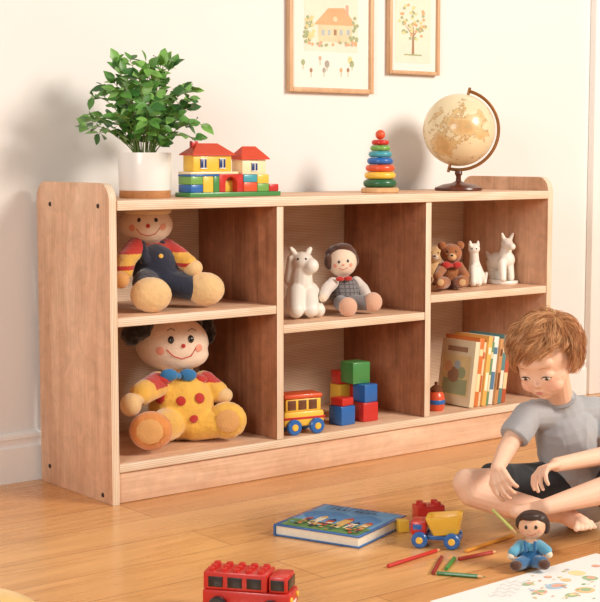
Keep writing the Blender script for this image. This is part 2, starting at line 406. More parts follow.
# ================================================================= TOY HOUSE
K={k:mat('toy_'+k,v,.35,.03,20,coat=.25) for k,v in dict(red=(204,46,38),orange=(224,88,48),yellow=(246,196,70),cream=(246,228,186),green=(70,140,72),lime=(120,170,80),blue=(40,104,178),teal=(70,160,176),brown=(110,66,42),black=(35,30,30),white=(245,242,236),darkgreen=(40,100,64),navy=(36,60,120)).items()}
m_red=K['red']
x0=ony(190,195,.10).x; x1=ony(281,195,.10).x; w=x1-x0
t=thing('toy_house','colourful wooden toy house with two orange-red roofs on a green base','toy house',(x0,.10,H))
fx=lambda px:(px-190)/91*w
MB(K['green']).bx(0,w,0,.075,0.0003,.013,.002).build('base',t)
def blk(name,a,b_,z0,z1,col,y0=.006,y1=.069): return MB(K[col]).bx(fx(a)+.0004,fx(b_)-.0004,y0,y1,z0+.0003,z1-.0002,.002).build(name,t)
blk('block',192,204,.013,.035,'blue'); blk('block',192,204,.035,.058,'lime'); blk('block',204,214,.013,.058,'yellow')
blk('block',214,220,.013,.058,'green'); blk('block',244,258,.013,.040,'orange'); blk('block',244,258,.040,.062,'teal')
blk('block',258,270,.013,.036,'lime'); blk('block',258,270,.036,.062,'yellow'); blk('block',270,280,.013,.034,'red')
def archout(w_,h_,r_): return [(-w_/2,0),(-r_,0)]+[(-r_*math.cos(a),h_-r_*1.35+r_*math.sin(a)) for a in [PI*k/10 for k in range(11)]]+[(r_,0),(w_/2,0),(w_/2,h_),(-w_/2,h_)]
aw=fx(244)-fx(220)-.001
MB(K['red']).prism(archout(aw,.05,.02),.06,Matrix(((1,0,0,fx(232)),(0,0,1,.008),(0,1,0,.0133),(0,0,0,1))),.001).build('arch',t)
MB(K['yellow']).bx(fx(226),fx(238),.03,.04,.0135,.045,.001).build('door',t)
blk('lintel',192,239,.0635,.071,'cream'); 
MB(K['blue']).bx(fx(192),fx(219.5),.006,.069,.058,.0633,.001).build('lintel',t)
def tower(a,b_,z0,z1,z2,col,nw):
    o=MB(K[col]).bx(fx(a),fx(b_),.012,.064,z0+.0003,z1,.0015).build('wall',t)
    for i in range(nw):
        cx=fx(a+(b_-a)*(i+.5)/nw); 
        MB(K['navy']).bx(cx-.010,cx+.010,.0095,.0118,z0+.010,z1-.010,.0005).build('window',o)
        f=MB(K['white']); 
        f.bx(cx-.011,cx+.011,.0075,.0093,z0+.008,z0+.0105,.0004); f.bx(cx-.011,cx+.011,.0075,.0093,z1-.0105,z1-.008,.0004)
        f.bx(cx-.0012,cx+.0012,.0075,.0093,z0+.0104,z1-.0104,.0004); f.build('window_frame',o)
    bm=bmesh.new(); X0_,X1_=fx(a)-.008,fx(b_)+.008; Y0,Y1=.004,.072; rx=(X1_-X0_)*.26
    vs=[bm.verts.new(p) for p in ((X0_,Y0,z1+.0003),(X1_,Y0,z1+.0003),(X1_,Y1,z1+.0003),(X0_,Y1,z1+.0003),(X0_,Y0,z1+.004),(X1_,Y0,z1+.004),(X1_,Y1,z1+.004),(X0_,Y1,z1+.004),(X0_+rx,.038,z2),(X1_-rx,.038,z2))]
    for q in ((0,1,2,3),(0,1,5,4),(1,2,6,5),(2,3,7,6),(3,0,4,7),(4,5,9,8),(5,6,9),(6,7,8,9),(7,4,8)): bm.faces.new([vs[i] for i in q])
    rb=MB(mat('roof_orange_red',(216,74,42),.4,.05)); rb._add(bm); rb.build('roof',t)
tower(196,233,.071,.116,.150,'yellow',2); tower(244,268,.0625,.104,.142,'cream',1)
MB(K['red']).bx(fx(200),fx(206),.04,.052,.135,.156,.001).build('chimney',t)

# ================================================================= STACKING RINGS
x=ony(380,190,.17).x; m_=mpp(V((x,.17,.85)))
t=thing('ring_stacker','tapering stack of rainbow wooden rings on a peg, middle of the shelf top','stacking toy',(x,.17,H))
m_nat=wood('natural_wood',(206,156,104),(232,190,140),0,k=3)
MB(m_nat).lathe([(0,.0002),(18*m_,.0002),(19*m_,.003),(19*m_,.012),(17.5*m_,.016),(0,.016)],36).build('base',t)
MB(m_nat).lathe([(0,.0162),(.006,.0162),(.006,.164),(0,.164)],14).build('peg',t)
z=.0163
for r,hh,col in ((17,.026,'darkgreen'),(15.8,.023,'yellow'),(14.8,.022,'orange'),(13.2,.022,'blue'),(11.8,.020,'teal'),(10.2,.018,'lime'),(8.8,.017,'red')):
    R=r*m_; n=8; pr_=[(.0065,z+.0004),(R-hh*.5,z+.0004)]+[(R-hh*.5+hh*.5*math.cos(a),z+hh/2+(hh/2-.0004)*math.sin(a)) for a in [-PI/2+PI*k/n for k in range(1,n)]]+[(R-hh*.5,z+hh-.0004),(.0065,z+hh-.0004)]
    MB(K[col]).lathe(pr_,36).build('ring',t); z+=hh
MB(K['orange']).ell((0,0,z+.0155),.0155).build('knob',t)

# ================================================================= GLOBE
gp=ony(459,130,.2); m_=mpp(gp); Rg_=36*m_
t=thing('desk_globe','vintage cream world globe on a dark wooden stand, right end of shelf top','globe',(gp.x,.2,H))
def globe_mat():
    m,nt,bb=newmat('globe_map'); N=nt.nodes; L=nt.links; tc=N.new('ShaderNodeTexCoord')
    n=N.new('ShaderNodeTexNoise'); n.inputs['Scale'].default_value=9; n.inputs['Detail'].default_value=9; n.inputs['Roughness'].default_value=.62
    L.new(tc.outputs['Object'],n.inputs['Vector']); rp=N.new('ShaderNodeValToRGB'); cr=rp.color_ramp
    cr.elements[0].position=.0; cr.elements[0].color=rgb((236,220,184)); cr.elements[1].position=1; cr.elements[1].color=rgb((206,160,106))
    for p,cc in ((.50,(234,216,176)),(.512,(176,134,88)),(.525,(226,196,142)),(.60,(214,172,116)),(.66,(196,166,112))):
        q=cr.elements.new(p); q.color=rgb(cc)
    L.new(n.outputs['Fac'],rp.inputs[0]); L.new(rp.outputs[0],bb.inputs['Base Color']); bb.inputs['Roughness'].default_value=.35; bb.inputs['Coat Weight'].default_value=.4
    return m
m_dw=wood('dark_wood',(66,28,16),(110,52,30),2,.3,k=3); m_brass=mat('aged_brass',(150,100,52),.3,.1,metal=.5)
cz=gp.z-H
MB(globe_mat()).ell((0,0,cz),Rg_,sub=5).build('sphere',t)
Ra=Rg_+.012
arc=[] 
for k in range(33):
    a=math.radians(76-182*k/32); arc.append(V((0,0,cz))+Rt*Ra*math.cos(a)+Z*Ra*math.sin(a))
mb=MB(m_brass); mb.tube(arc,.0056,8); mb.build('meridian',t)
for a in (76,-104):
    a=math.radians(a); d=Rt*math.cos(a)+Z*math.sin(a); MB(m_brass).tube([V((0,0,cz))+d*(Rg_-.002),V((0,0,cz))+d*(Ra+.012)],.005,10).build('pivot',t)
zb=cz-Ra
MB(m_dw).lathe([(0,.0003),(23*m_,.0003),(24*m_,.004),(23.5*m_,.010),(19*m_,.016),(15*m_,.021),(7*m_,.025),(.009,.032),(.008,zb-.022),(.013,zb-.012),(.011,zb-.003),(0,zb-.003)],36).build('stand',t)

# ================================================================= PLUSH AND FIGURES
F_=dict(rough=.95,sheen=.5,bump=.9,bs=300)
m_skin=mat('cream_felt',(238,216,192),var=.03,**F_); m_ydot=mat('yellow_plush',(238,182,76),var=.12,**F_)
m_tan=mat('tan_plush',(222,164,98),var=.08,**F_); m_ylw=mat('pale_yellow_plush',(232,194,138),var=.09,**F_); m_bk=mat('black_felt',(26,22,24),var=.2,**F_)
m_redf=mat('red_felt',(190,44,34),**F_); m_bluef=mat('blue_felt',(46,120,176),**F_); m_navy=mat('navy_cloth',(32,38,58),**F_)
m_pink=mat('pink_felt',(232,156,130),**F_); m_brh=mat('brown_yarn',(82,48,32),**F_); m_eye=mat('button_black',(20,16,16),.2,coat=.5)
m_ora=mat('orange_plush',(220,140,70),var=.1,**{k_:v_ for k_,v_ in F_.items()}); m_orh=mat('beige_felt',(226,198,158),**F_)
def face(f,hd,par,eyes,er,nose,smile,cheeks=None,nm=None,sr=.0012):
    f.dots('eye',m_eye,hd,[(p[0],p[1],er,er*1.25) for p in eyes],par,.5)
    if nose: f.dots('nose',nm or m_redf,hd,[nose],par,.8)
    if smile: f.mesh('mouth',stroke(MB(m_redf),hd,smile,sr),par)
    if cheeks: f.dots('cheek',m_pink,hd,cheeks,par,.12)
P=ony
plush=lambda co,n_: .0012*noise.noise(co*70)+.0008*noise.noise(co*170)
# doll A top left
f=Fig('plush_doll','plush doll in navy overalls with yellow and red sleeves, upper left cubby under the plant','doll',ony(160,310,.17))
hd=e(P,146,227,.20,27,19,22)
h=f.part('head',m_skin,[hd,c(P,(150,240,.2,8),(152,250,.2,9))],.004)
face(f,hd,h,((139,222),(156,222)),1.9,(148,228,2.2),[(136,231),(141,236),(148,238),(155,236),(160,230)],((132,230,3.5),(163,229,3.5)))
f.part('cap',m_orh,[e(P,147,213,.195,25,6.5,19)],.004,2,h)
redz=lambda co: 1 if (co.z>P(126,256,.16).z or abs(co.z-P(126,270,.12).z)<.006) else 0
f.part('shirt',[m_ydot,m_redf],[c(P,(136,249,.19,10),(126,262,.16,10)),c(P,(126,262,.16,10),(124,274,.12,9)),c(P,(166,250,.19,10),(178,258,.15,10)),c(P,(178,258,.15,10),(189,266,.11,9)),e(P,153,252,.2,22,10,15)],.0035,3,matfn=redz,disp=plush)
f.part('overalls',m_navy,[e(P,155,270,.18,24,25,19),c(P,(146,285,.15,14),(148,295,.10,13)),c(P,(166,283,.15,14),(192,290,.10,13)),c(P,(142,246,.175,4),(145,262,.16,5)),c(P,(162,246,.175,4),(160,262,.16,5))],.004,3,disp=plush)
f.part('hand',m_tan,[e(P,121,282,.10,9,9)]); f.part('hand',m_ylw,[e(P,193,270,.10,10,9)])
f.part('foot',m_ylw,[e(P,151,297,.06,21,18,14)],.0035,3,disp=plush); f.part('foot',m_ylw,[e(P,205,291,.075,20,17,14)],.0035,3,disp=plush)
ov=e(P,155,270,.18,24,25,19); f.dots('button',m_ydot,ov,[(146,258,2.5),(161,258,2.5)])
f.rest(ZA)
# doll B bottom left
f=Fig('plush_doll','large plush doll in yellow suit with red dots and blue bow tie, lower left cubby','doll',ony(180,455,.17))
hd=e(P,172,353,.19,37,29,27)
h=f.part('head',m_skin,[hd,e(P,175,364,.185,34,17,23),c(P,(178,370,.2,14),(180,390,.2,14))],.005)
face(f,hd,h,((171,350),(191,349)),3.2,(183.5,356,2.3),[(167,360),(173,366),(182,369),(191,366),(196,358)],((160,361,4.5),(199,358,4)),sr=.0016)
for sx in (167,188): f.mesh('eyebrow',stroke(MB(m_eye),hd,[(sx,341),(sx+4,338.5),(sx+8,340.5)],.001),h)
f.part('hair',m_bk,[e(P,170,332,.23,33,14,22),e(P,141,337,.215,13,14,16),e(P,131,345,.21,10,11),e(P,202,334,.22,12,12),e(P,208,342,.215,8,12)],.004,3,h,disp=lambda co,n_:.004*noise.noise(co*75))
suitfn=lambda co: 1 if (co.z>P(150,398,.15).z and ((co-P(152,396,.15)).length<.045 or (co-P(209,395,.15)).length<.042)) else 0
f.part('suit',[m_ydot,m_redf],[e(P,181,416,.17,33,34,26),e(P,180,396,.18,27,16,20),c(P,(158,394,.17,13),(141,404,.12,12)),c(P,(204,393,.17,13),(218,402,.12,11)),c(P,(168,434,.14,17),(156,440,.09,16)),c(P,(194,434,.14,17),(216,433,.09,15))],.0035,5,matfn=suitfn,disp=plush)
su=e(P,181,416,.17,33.5,34.5,26.5)
f.dots('red_dot',m_redf,su,[(160,408,6),(200,408,5.5),(181,411,5),(170,429,4.5),(194,429,4.5)],None,.25)
f.each('collar',m_redf,[e(P,162,389,.15,12,5.5,10),e(P,196,389,.15,12,5.5,10)],.003,2)
f.part('bow_tie',m_bluef,[e(P,169,385,.125,9,6.5,4),e(P,188,385,.125,9,6.5,4),e(P,178.5,386,.12,3.2,3.5,4)],.0025,1)
f.part('hand',m_ylw,[e(P,131,415,.10,11,12),e(P,139,408,.11,8,7)]); f.part('hand',m_ylw,[e(P,224,405,.10,9,8)])
for a_,mt_,sl in ((e(P,151,441,.055,22,20,14),m_ora,(150,442,14,13)),(e(P,227,430,.07,20,19,14),m_ydot,(228,431,12,12))):
    fo=f.part('foot',mt_,[a_],.0035,3,disp=plush); f.dots('sole',m_tan,a_,[sl],fo,.12)
f.rest(ZF)
# white seated pony
m_cer=mat('white_porcelain',(238,232,221),.45,.02,coat=.15)
f=Fig('pony_figurine','chunky white seated pony figurine with small ears, beside the grey-suited cloth doll','figurine',ony(302,320,.14))
hd=e(P,302,267,.14,12,10.5)
h=f.part('body',m_cer,[hd,c(P,(306,269,.13,9),(311,271,.11,8)),c(P,(293,257,.15,3.6),(291,254,.15,2.6)),c(P,(308,257,.15,3.6),(310,254,.15,2.6)),c(P,(301,272,.145,11),(300,288,.15,13)),e(P,303,301,.16,18,17,17),c(P,(309,298,.13,9),(311,314,.08,8.5)),c(P,(296,298,.13,9),(296,315,.09,8.5)),c(P,(312,308,.15,9),(318,315,.10,7.5)),c(P,(291,308,.16,9),(289,315,.13,7.5)),c(P,(291,264,.155,4),(289,285,.165,5.5))],.0028,4)
f.dots('eye',m_eye,hd,[(306,264,1.2),(298,264,1.2)],h); f.rest(ZB)
# cloth doll grey
m_grey=mat('grey_check_cloth',(128,122,122),**F_); m_shirt=mat('pale_shirt',(226,214,204),**F_); m_peach=mat('peach_cloth',(222,174,146),**F_)
f=Fig('cloth_doll','small cloth doll with brown hair and grey waistcoat, seated beside the white pony','doll',ony(346,315,.14))
hd=e(P,342,264,.15,15,15,14)
h=f.part('head',m_skin,[hd,c(P,(343,276,.15,5),(344,284,.15,6))],.003)
face(f,hd,h,((339,264),(348,263)),1.3,(343.5,267,1.1),[(339,270),(343,272),(348,269.5)],((335,268,2),(351,267,2)),m_pink,.0009)
f.part('hair',m_brh,[e(P,341,256,.165,16,10,14),e(P,329,264,.165,5,8),e(P,354,262,.165,5,7),e(P,343,250,.15,10,5)],.003,2,h)
chk=lambda co: 1 if (math.sin(co.x*500)>.75 or math.sin(co.z*500)>.75) else 0
f.part('waistcoat',[m_grey,mat('dark_check',(84,80,86),**F_)],[e(P,345,295,.15,16,16,13),e(P,344,286,.15,14,8,11)],.0025,3,matfn=chk)
f.each('sleeve',m_shirt,[[c(P,(333,285,.15,6),(327,291,.12,6)),c(P,(327,291,.12,6),(324,298,.10,5))],[c(P,(356,284,.15,6),(363,291,.12,6)),c(P,(363,291,.12,6),(367,297,.09,5))]],.003,2)
f.each('collar',m_redf,[e(P,340,281,.115,4.5,2.6,3),e(P,348,280.5,.115,4.5,2.6,3)],.002,1)
f.part('hand',m_skin,[e(P,323,300,.09,4.5,4.5)]); f.part('hand',m_skin,[e(P,369,299,.08,4.5,4.5)])
f.each('leg',m_grey,[c(P,(341,305,.12,8),(346,308,.08,7.5)),c(P,(351,304,.12,8),(366,305,.08,7.5))],.003,3)
f.part('foot',m_peach,[e(P,348,309,.055,9.5,10,7)],.003); f.part('foot',m_peach,[e(P,373,304,.06,9.5,10,7)],.003); f.rest(ZB)
# bears
m_bear=mat('brown_bear_plush',(166,102,58),var=.12,**F_); m_bear2=mat('light_bear_plush',(220,176,126),**F_)
def bear(px,py,y,s,body,mz,label,bow=None):
    f=Fig('teddy_bear',label,'teddy bear',ony(px,py+20*s,y)); q=lambda a,b_,dy,rx,rz,ry=None:e(P,px+a*s,py+b_*s,y+dy,rx*s,rz*s,ry*s if ry else None)
    hd=q(0,-21,0,11,10)
    h=f.part('body',body,[hd,q(-9,-29,.01,4.5,4.5,3),q(9,-29,.01,4.5,4.5,3),q(0,0,.005,12,14,11),c(P,(px-8*s,py-8*s,y-.01,5*s),(px-14*s,py+2*s,y-.05,4.5*s)),c(P,(px+8*s,py-8*s,y-.01,5*s),(px+14*s,py+1*s,y-.05,4.5*s)),c(P,(px-6*s,py+8*s,y-.02,6*s),(px-10*s,py+9*s,y-.07,6*s)),c(P,(px+6*s,py+8*s,y-.02,6*s),(px+12*s,py+7*s,y-.07,6*s))],.0026,2,disp=plush)
    f.part('muzzle',mz,[q(1,-17.5,-.03,4.6,3.8,4)],.002,1,h)
    f.dots('eye',m_eye,hd,[(px-3.5*s,py-23*s,1.1*s),(px+5*s,py-23*s,1.1*s)],h)
    f.dots('nose',m_eye,q(1,-17.5,-.03,4.6,3.8,4),[(px+1*s,py-19*s,1.5*s,1.1*s)],h)
    for a in (-10,12): f.dots('foot_pad',mz,e(P,px+a*s,py+8*s,y-.07,6*s,6*s),[(px+a*s-.5,py+8*s,3.6*s)],h,.15)
    if bow:
        f.part('neck_bow',bow,[q(-5,-9.5,-.035,5,3.6,3),q(6,-9.5,-.035,5,3.6,3),q(.5,-9,-.04,2,2.2,2.4)],.002,1)
    f.rest(ZC)
bear(451,280,.12,1.0,m_bear,m_bear2,'brown teddy bear with a red neck bow beside the white cat figurine',m_redf)
bear(434,277,.27,.85,m_ylw,m_skin,'pale tan teddy bear half hidden behind the divider, left of the brown bear')
# white cat
f=Fig('cat_figurine','slim white long-necked cat figurine between the brown bear and the white deer','figurine',ony(475,288,.14))
hd=e(P,474,252,.14,6,5.5)
h=f.part('body',m_cer,[hd,c(P,(470.5,248.5,.14,2.4),(470,245,.14,1.2)),c(P,(477.5,248.5,.14,2.4),(478,245,.14,1.2)),c(P,(474,254,.14,4.2),(474.5,266,.145,5)),c(P,(474.5,266,.145,5.2),(476,278,.15,8.5)),e(P,476,280,.15,9.5,9,8.5),c(P,(473.5,272,.13,4.4),(473,286,.11,3.8)),c(P,(478,272,.13,4.2),(478.5,286,.11,3.8)),c(P,(484,285,.14,2.8),(486,277,.17,2))],.0020,3)
f.dots('eye',m_eye,hd,[(472,252,.8),(476.5,252,.8)],h); f.rest(ZC)
# white deer
f=Fig('deer_figurine','white standing deer figurine with long ears on a round plinth, rightmost in its cubby','figurine',ony(504,286,.14))
hd=e(P,507,249,.13,6,5.8)
h=f.part('body',m_cer,[hd,c(P,(508,250,.12,5),(512,252,.10,3.6)),c(P,(504,245,.14,2.5),(502,239,.14,1.3)),c(P,(510,245,.14,2.5),(513,239,.14,1.3)),c(P,(507,250,.135,5),(505,261,.14,6.8)),c(P,(506,265,.14,9),(496,266,.19,9)),c(P,(509,268,.13,4.6),(511,283,.12,3.4)),c(P,(502,268,.13,4.6),(503,284,.11,3.4)),c(P,(497,268,.19,5),(499,276,.20,3.8)),c(P,(499,276,.20,3.8),(498,283,.19,3.2)),c(P,(491,268,.20,5),(491,276,.21,3.8)),c(P,(491,276,.21,3.8),(492,283,.20,3.2)),c(P,(489,262,.20,2.6),(487,258,.21,1.8))],.0022,3)
bp=ony(503,286,.155); mb=MB(m_cer); mb.lathe([(0,-.008),(.05,-.008),(.052,-.004),(.05,.003),(0,.003)],32,Matrix.Translation(bp)); f.mesh('plinth',mb)
f.dots('eye',m_eye,hd,[(506,248,.8),(510,248.5,.8)],h); f.rest(ZC)

# ================================================================= TOY BUS in the shelf
Ry90=Matrix.Rotation(PI/2,4,'X')
def wheel(t,x,y,z,r,wd,mt,hub,name='wheel'):
    M=Matrix.Translation((x,y,z))@Ry90; sg=1 if y<0 else -1
    o=MB(mt).lathe([(0,-wd/2),(r*.85,-wd/2),(r,-wd*.3),(r,wd*.3),(r*.85,wd/2),(0,wd/2)],24,M).build(name,t)
    a,b_=(wd/2+.0002)*sg,(wd/2+.003)*sg
    MB(hub).lathe([(0,a),(r*.45,a),(r*.35,b_),(0,b_)],16,M).build('hub',o); return o
p=onz(308,434,ZF); t=thing('toy_bus','small yellow toy bus with blue wheels beside the colour blocks','toy vehicle',(p.x,p.y+.040,ZF),math.radians(-12))
mb=MB(K['yellow']); mb.bx(-.066,.066,-.034,.034,.022,.068,.009); mb.bx(-.060,.056,-.031,.031,.066,.104,.005); mb.build('body',t)
MB(K['orange']).bx(-.066,.060,-.035,.035,.1042,.118,.006).build('roof',t)
MB(K['red']).bx(-.067,.067,-.0352,.0352,.044,.051,.001).build('stripe',t)
for xx in (-.040,-.006,.028):
    MB(K['brown']).bx(xx-.013,xx+.013,-.0325,-.0313,.072,.100,.0005).build('window',t)
MB(K['brown']).bx(-.0615,-.0603,-.024,.024,.070,.099,.0005).build('windscreen',t)
MB(K['white']).bx(-.0685,-.0665,-.02,.02,.053,.062,.0005).build('grille',t)
for xx in (-.037,.037):
    for yy in (-.040,.040): wheel(t,xx,yy,.023,.023,.016,K['blue'],K['yellow'])
# blocks
def cube(px,y,z,s,col,label,rz=0,h=None,name='toy_block'):
    h=h or s; xx=ony(px,420,y).x
    mb=MB(K[col]); mb.bx(-s/2,s/2,-s/2,s/2,0,h,.003); o=mb.build(name); o.location=(xx,y,z); o.rotation_euler=(0,0,math.radians(rz))
    return tag(o,label,'toy block','wooden blocks piled in the lower middle cubby')
S5=.057
cube(342,.078,ZF+.0003,S5,'blue','blue block at front left of the pile beside the toy bus',3)
cube(365,.082,ZF+.0003,S5*1.02,'red','red block at front right of the pile, under the other blue block',-3)
cube(365,.084,ZF+S5*1.02+.0006,S5*.95,'blue','blue block on the front right red block, under the green one',3)
cube(357,.150,ZF+.0003,S5,'yellow','yellow block behind the front row of the pile',3)
cube(357,.150,ZF+S5+.0006,S5*.97,'red','red block behind the blue one, under the large green block',3)
cube(355,.118,ZF+S5*1.97+.0012,.066,'green','large green block topmost in the pile beside the toy bus',-4)
cube(342,.080,ZF+S5+.0006,.050,'red','flat red block lying on the front left blue block',8,.024)
cube(340,.170,ZF+.0003,.045,'yellow','tall yellow block at the back left of the pile, under the small red cube',5,.105)
cube(340,.170,ZF+.1056,.042,'red','small red cube on the tall yellow block, left of the green block',-6)

# ================================================================= JAR + BOOKS
xx=ony(436,400,.07).x; t=thing('toy_jar','small round orange jar with a blue band beside the leaning books','jar',(xx,.07,ZF))
MB(K['orange']).lathe([(0,.0003),(.022,.0003),(.027,.01),(.028,.04),(.024,.055),(.018,.062),(0,.062)],28).build('body',t)
MB(K['blue']).lathe([(.0281,.022),(.0292,.024),(.0292,.034),(.0281,.036)],28).build('band',t)
MB(K['brown']).lathe([(0,.0623),(.02,.0623),(.021,.07),(.012,.078),(.005,.082),(.006,.09),(0,.093)],24).build('lid',t)
m_page=mat('book_pages',(240,230,210),.85,.05,80)
def book(name_l,loc,th_,dp,hh,col,tilt,art=None,band=None,spc=None):
    t=thing('book',name_l,'book',loc,0,'picture books in the lower right cubby',(0,math.radians(tilt),0))
    cm=mat('cover_%d_%d_%d'%col,col,.45,.04,30,coat=.15)
    b=MB(cm); b.bx(-th_,-th_+.002,0,dp,0,hh,.0006); b.bx(-.002,0,0,dp,0,hh,.0006); b.bx(-th_,0,-.0015,.0015,0,hh,.0008); co_=b.build('cover',t)
    MB(m_page).bx(-th_+.0021,-.0021,.0016,dp-.004,.004,hh-.004,0).build('pages',t)
    if band:
        for z0_,z1_ in ((.74,.84),(.22,.48)): MB(mat('band_%d_%d_%d'%band,band,.5,.03)).bx(-th_+.003,-.003,-.0022,-.0016,hh*z0_,hh*z1_,0).build('spine_band',co_)
    if art:
        b=MB(AC['green']); xq=-th_-.0006
        def pq(y0,y1,z0,z1,m): b.m(m); b.poly([(xq,y1,z0),(xq,y0,z0),(xq,y0,z1),(xq,y1,z1)])
        pq(.012,dp-.012,.03,hh-.05,AC['yellow']); xq-=.0002
        pq(.02,dp-.02,.035,hh*.4,AC['green']); 
        for yy,zz,r,m in ((.05,hh*.5,.02,'green'),(.085,hh*.46,.026,'brown'),(.11,hh*.58,.018,'orange'),(.07,hh*.62,.014,'blue')):
            xq-=.0002; b.m(AC[m]); b.poly([(xq,yy-r*math.cos(2*PI*k/12),zz+r*math.sin(2*PI*k/12)) for k in range(12)])
        pq(.03,dp-.03,hh-.038,hh-.022,AC['brown']); b.build('cover_picture',t)
    return t
bx_=ony(468,408,.03).x; cols=[('cream',(232,216,180),'cream picture book with green illustrated cover, leftmost and leaning',1,None),('orange',(216,124,64),'orange book leaning against the cream illustrated one',0,(246,220,170)),
('pale',(238,214,176),'pale cream narrow book right of the orange one',0,(200,110,60)),('yellow',(236,184,96),'yellow book leaning in the middle of the row',0,(250,240,210)),('green',(110,150,110),'green book right of the yellow one',0,(236,226,190)),
('white',(244,238,228),'white book with blue spine band right of the green one',0,(90,130,160)),('tan',(206,150,96),'tan book next to the white one near the boy',0,(120,70,40)),('teal',(92,140,140),'teal book near the right end of the row',0,(240,230,210)),('rust',(190,92,60),'rust red book at the right end of the row behind the boy',0,(240,210,160))]
hs=[.212,.222,.208,.226,.206,.222,.214,.225,.205]; tks=[.02,.022,.013,.018,.014,.022,.015,.02,.022]; tl=8.0; xc=bx_
for i,(n_,col,lb_,ar,bd) in enumerate(cols):
    xc+=tks[i]/math.cos(math.radians(tl))+.0008
    book(lb_,(xc,.028+.004*(i%3),ZF+.0003),tks[i],.15+.006*(i%2),hs[i],col,tl,ar,bd)

# ================================================================= FLOOR TOYS
# storybook
B=onz(359,549,.0); BT=.028
A_=onz(278,531,.0); Cc=onz(397,520,.0); u=B-A_; v=Cc-B
a1_=math.atan2(u.y,u.x); a2_=math.atan2(v.y,v.x)-PI/2; ang=(a1_+a2_)/2; Wd=u.length*.93; Dp=v.length*.84
A=B-V((math.cos(ang),math.sin(ang),0))*Wd
t=thing('storybook','large blue hardback picture book lying closed on the floor in front of the shelf','book',(A.x,A.y,0),ang)
m_bc=mat('blue_cover',(50,106,170),.35,.08,12,coat=.3)
b=MB(m_bc); b.bx(0,Wd,0,Dp,.0005,.0035,.001); b.bx(0,Wd,0,Dp,BT-.003,BT,.001); b.bx(-.002,.003,0,Dp,.0005,BT,.0012); b.build('cover',t)
MB(m_page).bx(.0035,Wd-.005,.005,Dp-.005,.0037,BT-.0032,0).build('pages',t)
zt=[BT+.0003]; b=MB(K['white'])
def q2(x0,x1,y0,y1,m): zt[0]+=.00006; b.m(m); b.poly([(x0*Wd,y0*Dp,zt[0]),(x1*Wd,y0*Dp,zt[0]),(x1*Wd,y1*Dp,zt[0]),(x0*Wd,y1*Dp,zt[0])])
def d2(x_,y_,r,m,n=14,sx=1): zt[0]+=.00006; b.m(m); b.poly([(x_*Wd+r*sx*math.cos(2*PI*k/n),y_*Dp+r*math.sin(2*PI*k/n),zt[0]) for k in range(n)])
sk=mat('print_sky',(112,168,210),.5,.2); gr=mat('print_grass',(96,140,80),.5,.2); oc=mat('print_ochre',(226,176,104),.5,.2); rd=mat('print_red',(196,84,58),.5); ck=mat('print_cream',(240,226,196),.5); dk=mat('print_navy',(24,46,92),.5)
mbl=mat('print_mid_blue',(80,140,194),.5,.2)
q2(.05,.96,.04,.96,sk); d2(.3,.55,.045,mbl,18,1.4); d2(.72,.58,.04,mbl,18,1.2); q2(.05,.96,.04,.24,gr)
random.seed(5)
for k in range(9): d2(.1+.1*k,.25,.016,gr,10,1.2)
for x_,w_,h_,m,m2 in ((.16,.07,.16,oc,rd),(.27,.09,.26,ck,oc),(.41,.08,.20,rd,dk),(.54,.11,.30,oc,rd),(.69,.08,.20,ck,dk),(.81,.09,.24,oc,rd)):
    q2(x_,x_+w_,.20,.20+h_,m); zt[0]+=.00006; b.m(m2); b.poly([((x_-.012)*Wd,(.20+h_)*Dp,zt[0]),((x_+w_+.012)*Wd,(.20+h_)*Dp,zt[0]),((x_+w_/2)*Wd,(.29+h_)*Dp,zt[0])])
    q2(x_+w_*.3,x_+w_*.55,.20,.20+h_*.4,dk)
for k in range(60): d2(random.uniform(.1,.92),random.uniform(.07,.34),random.uniform(.003,.007),random.choice([oc,rd,ck,dk,gr,sk,oc]),8,random.uniform(.8,1.6))
xx=.16
while xx<.80:
    w_=random.uniform(.035,.055); q2(xx,xx+.013,.74,.88,dk); k=random.randint(0,2)
    if k: q2(xx,xx+w_,.855,.88,dk)
    if k!=1: q2(xx,xx+w_,.74,.765,dk)
    if k==2: q2(xx+w_-.012,xx+w_,.74,.88,dk)
    xx+=w_+.024
b.build('cover_print',t)
# red brick
p=onz(431,519); t=thing('building_brick','red plastic studded brick on the floor behind the toy dump truck','toy brick',(p.x,p.y+.01,0),math.radians(-22))
MB(K['red']).bx(-.036,.036,-.022,.022,.0003,.036,.0015).build('body',t)
for i in (-1,1):
    for j in (-1,1): MB(K['red']).lathe([(0,.0362),(.0085,.0362),(.0085,.043),(.0075,.044),(0,.044)],20,Matrix.Translation((i*.02,j*.0115,0))).build('stud',t)
p=onz(404,532); o=MB(K['yellow']).bx(-.013,.013,-.013,.013,0.0003,.030,.002).build('toy_block'); o.location=(p.x,p.y+.006,0); o.rotation_euler=(0,0,-.4)
tag(o,'small yellow block alone on the floor between storybook and dump truck','toy block')
